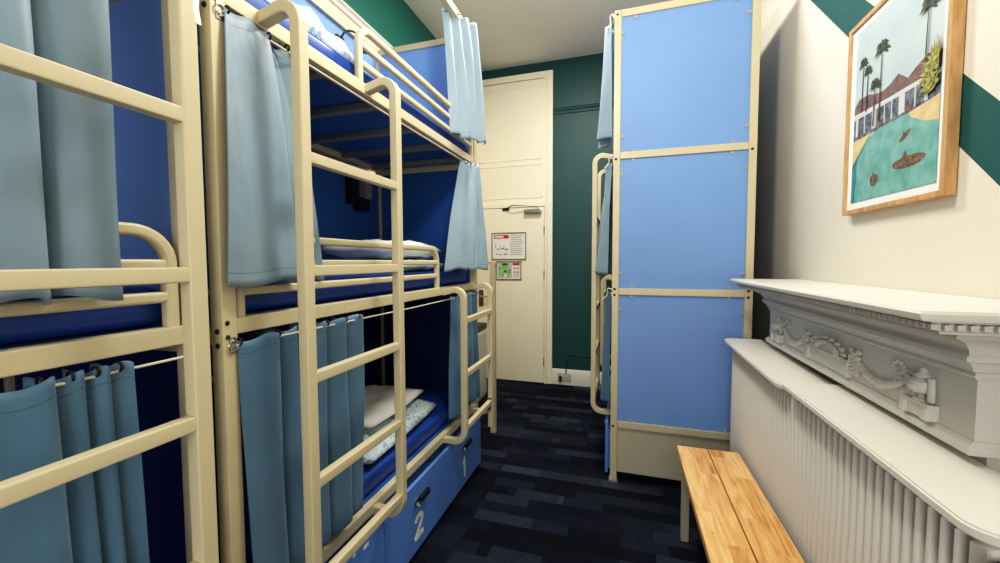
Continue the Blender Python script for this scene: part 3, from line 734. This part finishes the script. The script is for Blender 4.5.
for s in (-1, 1):
    festoon(MC0+s*.16, 1.086, MC0+s*.4, 1.082, .055)
    m = MB()
    for j, dy in enumerate((-.018, 0, .02)):   # tassel of hanging husks with bow
        for q in range(5): m.ball((FX-.005, MC0+s*.165+dy, 1.078-q*.012-abs(j-1)*.004), (.009, .0085, .010-q*.0008), 8, 6)
    for dy, dz in ((-.02, .012), (.02, .012), (0, .004)): m.ball((FX-.005, MC0+s*.165+dy, 1.082+dz), (.008, .014, .009), 8, 6)
    m.build('tassel', MANT, t)
    m = MB()
    for q in range(8):                         # ribbon scroll by the urn
        a = q/7*PI*1.5; m.ball((FX-.003, MC0+s*.36+.022*math.cos(a), 1.096+.014*math.sin(a)), (.005, .007, .006), 8, 6)
    m.tube([(FX-.003, MC0+s*.37, 1.085), (FX-.005, MC0+s*.40, 1.098), (FX-.005, MC0+s*.43, 1.092)], .010, .008, n=8)
    m.build('ribbon', MANT, t)
    yu = MC0+s*.45
    m = MB(); m.box((FX-.018, yu-.04, 1.004), (FX+.002, yu+.04, 1.036), .003); m.box((FX-.022, yu-.046, 1.033), (FX+.002, yu+.046, 1.041), .002)
    for e in (-1, 1): m.box((FX-.024, yu+e*.036-.009, 1.004), (FX+.002, yu+e*.036+.009, 1.034), .002)
    m.build('pedestal', MANT, t)
    m = MB(); m.lathe((FX-.004, yu+s*.0, 1.041), [(.017, 0), (.018, .004), (.008, .008), (.009, .014), (.024, .022), (.03, .036), (.027, .046), (.015, .052), (.018, .057), (.015, .062), (.008, .066), (.009, .071), (.003, .078)], seg=16)
    m.build('urn', MANT, t)
    m = MB(); m.tube([(FX-.004, yu-.022, 1.085), (FX-.004, yu-.034, 1.088), (FX-.004, yu-.034, 1.072), (FX-.004, yu-.022, 1.064)], .007, n=8)
    m.build('urn_handle', MANT, t)
    m = MB(); m.ball((FX-.006, yu+.024, 1.05), (.009, .012, .010), 8, 6); m.build('acanthus_foot', MANT, t)
    m = MB(); m.tube([(FX-.006, yu-.03, 1.045), (FX-.007, yu-.032, 1.07), (FX-.006, yu-.028, 1.098)], .016, .014, n=10)
    m.build('standing_figure', MANT, t)

# ------------------------------------------------------------------ framed poolside print
PX = .826; py = lambda a: 1.884-.475*a; pz = lambda b: 1.563+.664*b
t = thing('framed_picture', 'oak framed poolside palm tree photograph hanging on the right wall', 'picture', (.83, 1.63, 1.54))
OY0, OY1, OZ0, OZ1 = 1.383, 1.902, 1.543, 2.246
fw = .017
for a, b in (((OY0, OZ0), (OY0+fw, OZ1)), ((OY1-fw, OZ0), (OY1, OZ1)), ((OY0+fw, OZ0), (OY1-fw, OZ0+fw)), ((OY0+fw, OZ1-fw), (OY1-fw, OZ1))):
    MB().box((.8195, a[0], a[1]), (.848, b[0], b[1]), .002).build('frame_bar', OAK, t)
MB().box((.8275, OY0+.01, OZ0+.01), (.846, OY1-.01, OZ1-.01)).build('mat_board', paint('white paper border', (240, 238, 232), .6), t, smooth=0)
def pm(name, rgb, rgb2=None, scale=30, rough=.5, stretch=(1,1,1)):
    n = N(name); p = n.pos(); mp = n.n('ShaderNodeMapping'); mp.inputs['Scale'].default_value = stretch; n.l(p, mp.inputs[0])
    return n.set(n.mix(n.ramp(n.noise(mp.outputs[0], scale, 4), [(.35, (0,0,0)), (.65, (1,1,1))]), lin(rgb), lin(rgb2 or rgb)), rough)
mats = [pm('print sky', (176, 192, 194), (194, 204, 202), 6), pm('print hills', (104, 84, 78), (134, 108, 98), 40), pm('print pool water', (100, 156, 146), (132, 178, 166), 24),
        pm('print house glass', (60, 68, 78), (128, 134, 138), 60), pm('print white roof', (206, 206, 200)), pm('print terrace', (206, 176, 124), (222, 198, 150), 30),
        pm('print trunk', (74, 60, 46)), pm('print palm crown', (44, 54, 38), (84, 88, 54), 90), pm('print bush', (92, 100, 42), (188, 176, 92), 110), pm('print float', (84, 62, 46), (140, 112, 84), 80), pm('print deep pool edge', (44, 112, 122), (70, 140, 146), 24)]
m = MB(); LY = [0]
def flat(pts, mi):
    LY[0] += 1; x = .8273-.00006*LY[0]
    m.add([(x, py(a), pz(b)) for a, b in pts], [tuple(range(len(pts)))], mi)
b0 = .032; a0, a1, b1 = .062, .972, .975
flat([(a0,b0),(a1,b0),(a1,b1),(a0,b1)], 0)
flat([(a0,.50),(a0,.565),(.12,.60),(.25,.595),(.32,.575),(.42,.565),(.5,.575),(.58,.60),(.68,.55),(.75,.575),(.85,.60),(a1,.58),(a1,.45),(a0,.45)], 1)
flat([(a0,.38),(a0,.50),(a1,.485),(a1,.40),(.7,.38)], 3)
for k, (q, w_) in enumerate(((.09,.03),(.2,.012),(.3,.05),(.44,.012),(.52,.012),(.6,.06),(.75,.012),(.84,.03))):
    flat([(q,.40),(q+w_,.40),(q+w_,.495),(q,.498)], 4)
for q, w_ in ((.12,.06),(.38,.05),(.67,.07)): flat([(q,.385),(q+w_,.385),(q+w_*.8,.42),(q+.2*w_,.425)], 9)
flat([(a0,.495),(a0,.525),(.5,.512),(a1,.508),(a1,.488),(.5,.49)], 4)
flat([(a0,b0),(a1,b0),(a1,.38),(.7,.385),(.4,.385),(.26,.36),(a0,.24)], 2)
flat([(a0,b0),(.11,b0),(.13,.26),(.26,.355),(.22,.35),(a0,.24)], 10)
flat([(a0,.245),(.265,.365),(.30,.385),(a0,.37)], 5)
flat([(.70,.385),(.73,.36),(.85,.315),(a1,.295),(a1,.40)], 5)
for bx, by, w, h, sl in ((.68,.288,.055,.016,.018),(.72,.165,.16,.03,.0),(.36,.13,.05,.035,.0)):
    flat([(bx+w*math.cos(q*PI/8)+sl*0, by+h*math.sin(q*PI/8)*(1 if math.sin(q*PI/8) < 0 else .8)+sl*math.cos(q*PI/8)) for q in range(16)], 9)
    flat([(bx-w*.5,by+h*.4),(bx-w*.2,by+h*1.8),(bx,by+h*.5)], 9)
def palm(a, top, bot, r, k=11, cmi=7, lean=.01):
    flat([(a-lean-.006,bot),(a-lean+.008,bot),(a+.005,top),(a-.003,top)], 6)
    for i in range(k):
        th = -.5+(PI+1)*i/(k-1); c, s = math.cos(th), math.sin(th); rr_ = r*(1 if i % 2 else .8)
        tip = (a+c*rr_*1.15, top+s*rr_*.55-abs(c)*r*.18); mid = (a+c*rr_*.55, top+s*rr_*.45+.01)
        flat([(a,top),(mid[0]-s*.012, mid[1]+.012), tip, (mid[0]+s*.012, mid[1]-.012)], cmi)
palm(.17,.775,.52,.055); palm(.235,.715,.51,.05); palm(.40,.775,.42,.085); palm(.335,.615,.41,.06); palm(.855,.80,.56,.075)
rnd = random.Random(5)
for i in range(46):
    th = PI*.42+rnd.uniform(0, PI*.75); r = rnd.uniform(.08, .2); ox, oz = 1.0+rnd.uniform(-.06, 0), .47+rnd.uniform(-.02, .06)
    tip = (max(.79, ox+r*math.cos(th)), oz+r*.7*math.sin(th)); n_ = (-math.sin(th)*.010, math.cos(th)*.010)
    P = [(ox, oz), ((ox+tip[0])/2+n_[0], (oz+tip[1])/2+n_[1]), tip, ((ox+tip[0])/2-n_[0], (oz+tip[1])/2-n_[1])]
    flat([(min(p[0], a1), p[1]) for p in P], 8)
m.build('print', mats, t, smooth=0)

# ------------------------------------------------------------------ notices on the door
YD = Y1-.045
def notice(x0, x1, z0, z1, label, kind):
    t = thing('framed_notice', label, 'sign', ((x0+x1)/2, YD, z0))
    fwid = .012
    f = MB()
    f.box((x0, YD-.012, z0), (x0+fwid, YD, z1), .002); f.box((x1-fwid, YD-.012, z0), (x1, YD, z1), .002)
    f.box((x0, YD-.012, z0), (x1, YD, z0+fwid), .002); f.box((x0, YD-.012, z1-fwid), (x1, YD, z1), .002)
    f.build('frame', STEEL, t)
    P = MB(); W_, H_ = x1-x0-2*fwid, z1-z0-2*fwid
    def r(a, b, c, d, mi, k=1): P.box((x0+fwid+a*W_, YD-.004-.0006*k, z0+fwid+b*H_), (x0+fwid+c*W_, YD-.0005, z0+fwid+d*H_), 0, mi)
    r(0, 0, 1, 1, 0, 0)
    if kind == 1:
        r(.04, .80, .5, .94, 1); r(.07, .84, .34, .9, 0, 2)
        for i, (a, b, c, d) in enumerate(((.08,.42,.1,.62),(.12,.36,.2,.40),(.22,.34,.24,.5),(.26,.38,.36,.43),(.34,.36,.36,.52),(.38,.34,.48,.40),(.1,.16,.16,.2),(.2,.14,.28,.19),(.34,.15,.46,.2))): r(a, b, c, d, 2)
        for i in range(11):
            w = .40-.06*((i*7) % 4)/3; r(.54, .9-.075*i, .54+w, .925-.075*i, 2)
    else:
        r(.03, .05, .63, .95, 3); r(.06, .1, .5, .8, 4, 2); r(.22, .82, .46, .93, 5, 3); r(.3, .12, .42, .3, 0, 3); r(.08, .55, .14, .65, 2, 3); r(.5, .3, .6, .6, 2, 3); r(.3, .4, .4, .5, 5, 3)
        r(.67, .8, .97, .95, 1)
        for a, b in ((.7,.56),(.84,.56),(.7,.32),(.84,.32)): r(a, b, a+.1, b+.13, 6); r(a+.03, b+.04, a+.07, b+.08, 0, 2)
        for i in range(3): r(.69, .22-.06*i, .95, .245-.06*i, 2)
    P.build('paper', [paint('notice paper', (236, 234, 226), .5), paint('notice red', (196, 40, 38), .5), paint('notice grey ink', (150, 148, 146), .6), paint('plan grey', (188, 192, 184), .6), pm('plan green', (126, 178, 96), (176, 206, 150), 50), paint('notice black', (30, 32, 36), .6), paint('notice pale red', (196, 120, 116), .6)], t, smooth=0)
notice(-1.44, -1.035, 1.388, 1.695, 'larger framed notice with red heading on the white door', 1)
notice(-1.388, -1.09, 1.16, 1.372, 'smaller framed evacuation plan with green map on the white door', 2)

# socket and cable on the far skirting, conduit on the wall
t = thing('wall_socket', 'white double wall socket on the far skirting board', 'socket', (-.6, Y1-.022, .04))
MB().box((-.685, Y1-.032, .045), (-.535, Y1-.022, .13), .003).build('face_plate', CREAMD, t)
for x in (-.63, -.57):
    MB().box((x-.012, Y1-.034, .1), (x+.012, Y1-.031, .115), .001).build('rocker', WHITE, t)
MB().box((-.665, Y1-.055, .04), (-.635, Y1-.032, .10), .005).build('plug', BLACK, t)
o = MB(); o.tube([(-.59, Y1-.028, .13), (-.59, Y1-.03, .19), (-.59, Y1-.012, .215), (-.588, Y1-.012, .29)], .012, n=8)
tag(recenter(o.build('power_cable', BLACK)), 'short black cable rising from the skirting socket', 'cable')
o = MB(); o.tube([(-.56, Y1-.006, .345), (-.2, Y1-.006, .322), (.2, Y1-.006, .31)], .012, n=8)
tag(recenter(o.build('cable_conduit', paint('teal conduit', (20, 60, 62), .5))), 'thin dark pipe running along the teal wall above the skirting', 'pipe')

# low cream rail and small black-topped cabinet between the left tower and the door
t = thing('clothes_rail', 'low cream metal rail with square posts beyond the left tower, before the door', 'rail', (-1.2, 2.96, 0))
for x in (-.98, -1.4): MB().box((x-.02, 2.94, 0), (x+.02, 2.98, 1.345), .003).build('post', CREAM, t)
MB().box((-1.4, 2.945, 1.345), (-.955, 2.985, 1.372), .004).build('top_bar', CREAM, t)
t = thing('bedside_cabinet', 'small white cabinet with black top on the left wall beside the door', 'cabinet', (-1.5, 3.5, 0))
MB().box((-1.735, 3.28, .02), (-1.31, 3.72, .70), .004).build('carcass', WHITE, t)
MB().box((-1.74, 3.27, .70), (-1.30, 3.73, .755), .004).build('top', BLACK, t)
MB().box((-1.31, 3.3, .06), (-1.296, 3.7, .68), .003).build('door_panel', WHITE, t)

# ------------------------------------------------------------------ light
def area(name, loc, rot, size, power, col=(1,1,1), sy=None):
    l = bpy.data.lights.new(name, 'AREA'); l.energy = power; l.color = col; l.size = size
    if sy: l.shape = 'RECTANGLE'; l.size_y = sy
    o = bpy.data.objects.new(name, l); COL.objects.link(o); o.location = loc; o.rotation_euler = rot; return o
l = bpy.data.lights.new('pendant_lamp', 'POINT'); l.energy = 49; l.color = (1, .95, .87); l.shadow_soft_size = .12
o = bpy.data.objects.new('pendant_lamp', l); COL.objects.link(o); o.location = (-.22, 1.15, 2.72)
area('far_fill_light', (-.42, 2.65, 3.5), (0, 0, 0), .4, 46, (1, .96, .88))  # unseen fill, added to brighten the door and far end
area('near_fill_light', (-.1, -1.6, 1.6), (math.radians(90), 0, 0), 1.5, 30, (.97, .98, 1), 1.8)  # added fill from behind the camera; the near wall has no window
m = MB(); m.tube([(-.80, .588, 2.0), (-.80, .586, 1.9), (-.80, .584, 1.865), (-.80, .588, 1.835)], .004, .014, up=(0,1,0), n=10)
m.build('white_strap', NUM, Cb)
w = bpy.data.worlds.new('World'); SC.world = w; w.use_nodes = True
w.node_tree.nodes['Background'].inputs[0].default_value = (.9, .95, 1, 1); w.node_tree.nodes['Background'].inputs[1].default_value = .3

# ------------------------------------------------------------------ camera
cd = bpy.data.cameras.new('camera'); co = bpy.data.objects.new('camera', cd); COL.objects.link(co)
cd.sensor_width = 36; cd.lens = 395.9*36/1000; cd.clip_start = .02
yaw, pitch, roll = math.radians(17.298), math.radians(-2.92), math.radians(-.204)
f = Vector((-math.sin(yaw)*math.cos(pitch), math.cos(yaw)*math.cos(pitch), math.sin(pitch)))
r = Vector((math.cos(yaw), math.sin(yaw), 0)); u = r.cross(f)
r2 = r*math.cos(roll)+u*math.sin(roll); u2 = -r*math.sin(roll)+u*math.cos(roll)
mt = Matrix((r2, u2, -f)).transposed().to_4x4(); mt.translation = (0, 0, 1.37); co.matrix_world = mt
SC.camera = co
SC.view_settings.view_transform = 'Standard'; SC.view_settings.look = 'None'
SC.view_settings.exposure = .06; SC.view_settings.gamma = 1
SC.view_settings.use_curve_mapping = True
cm = SC.view_settings.curve_mapping; cv = cm.curves[3]
cv.points[0].location = (0, 0); cv.points[1].location = (1, .99)
for p_ in ((.05, .036), (.16, .142), (.4, .425), (.75, .79)): cv.points.new(*p_)
cm.update()
for o in bpy.data.objects:
    if '_o' in o: del o['_o']
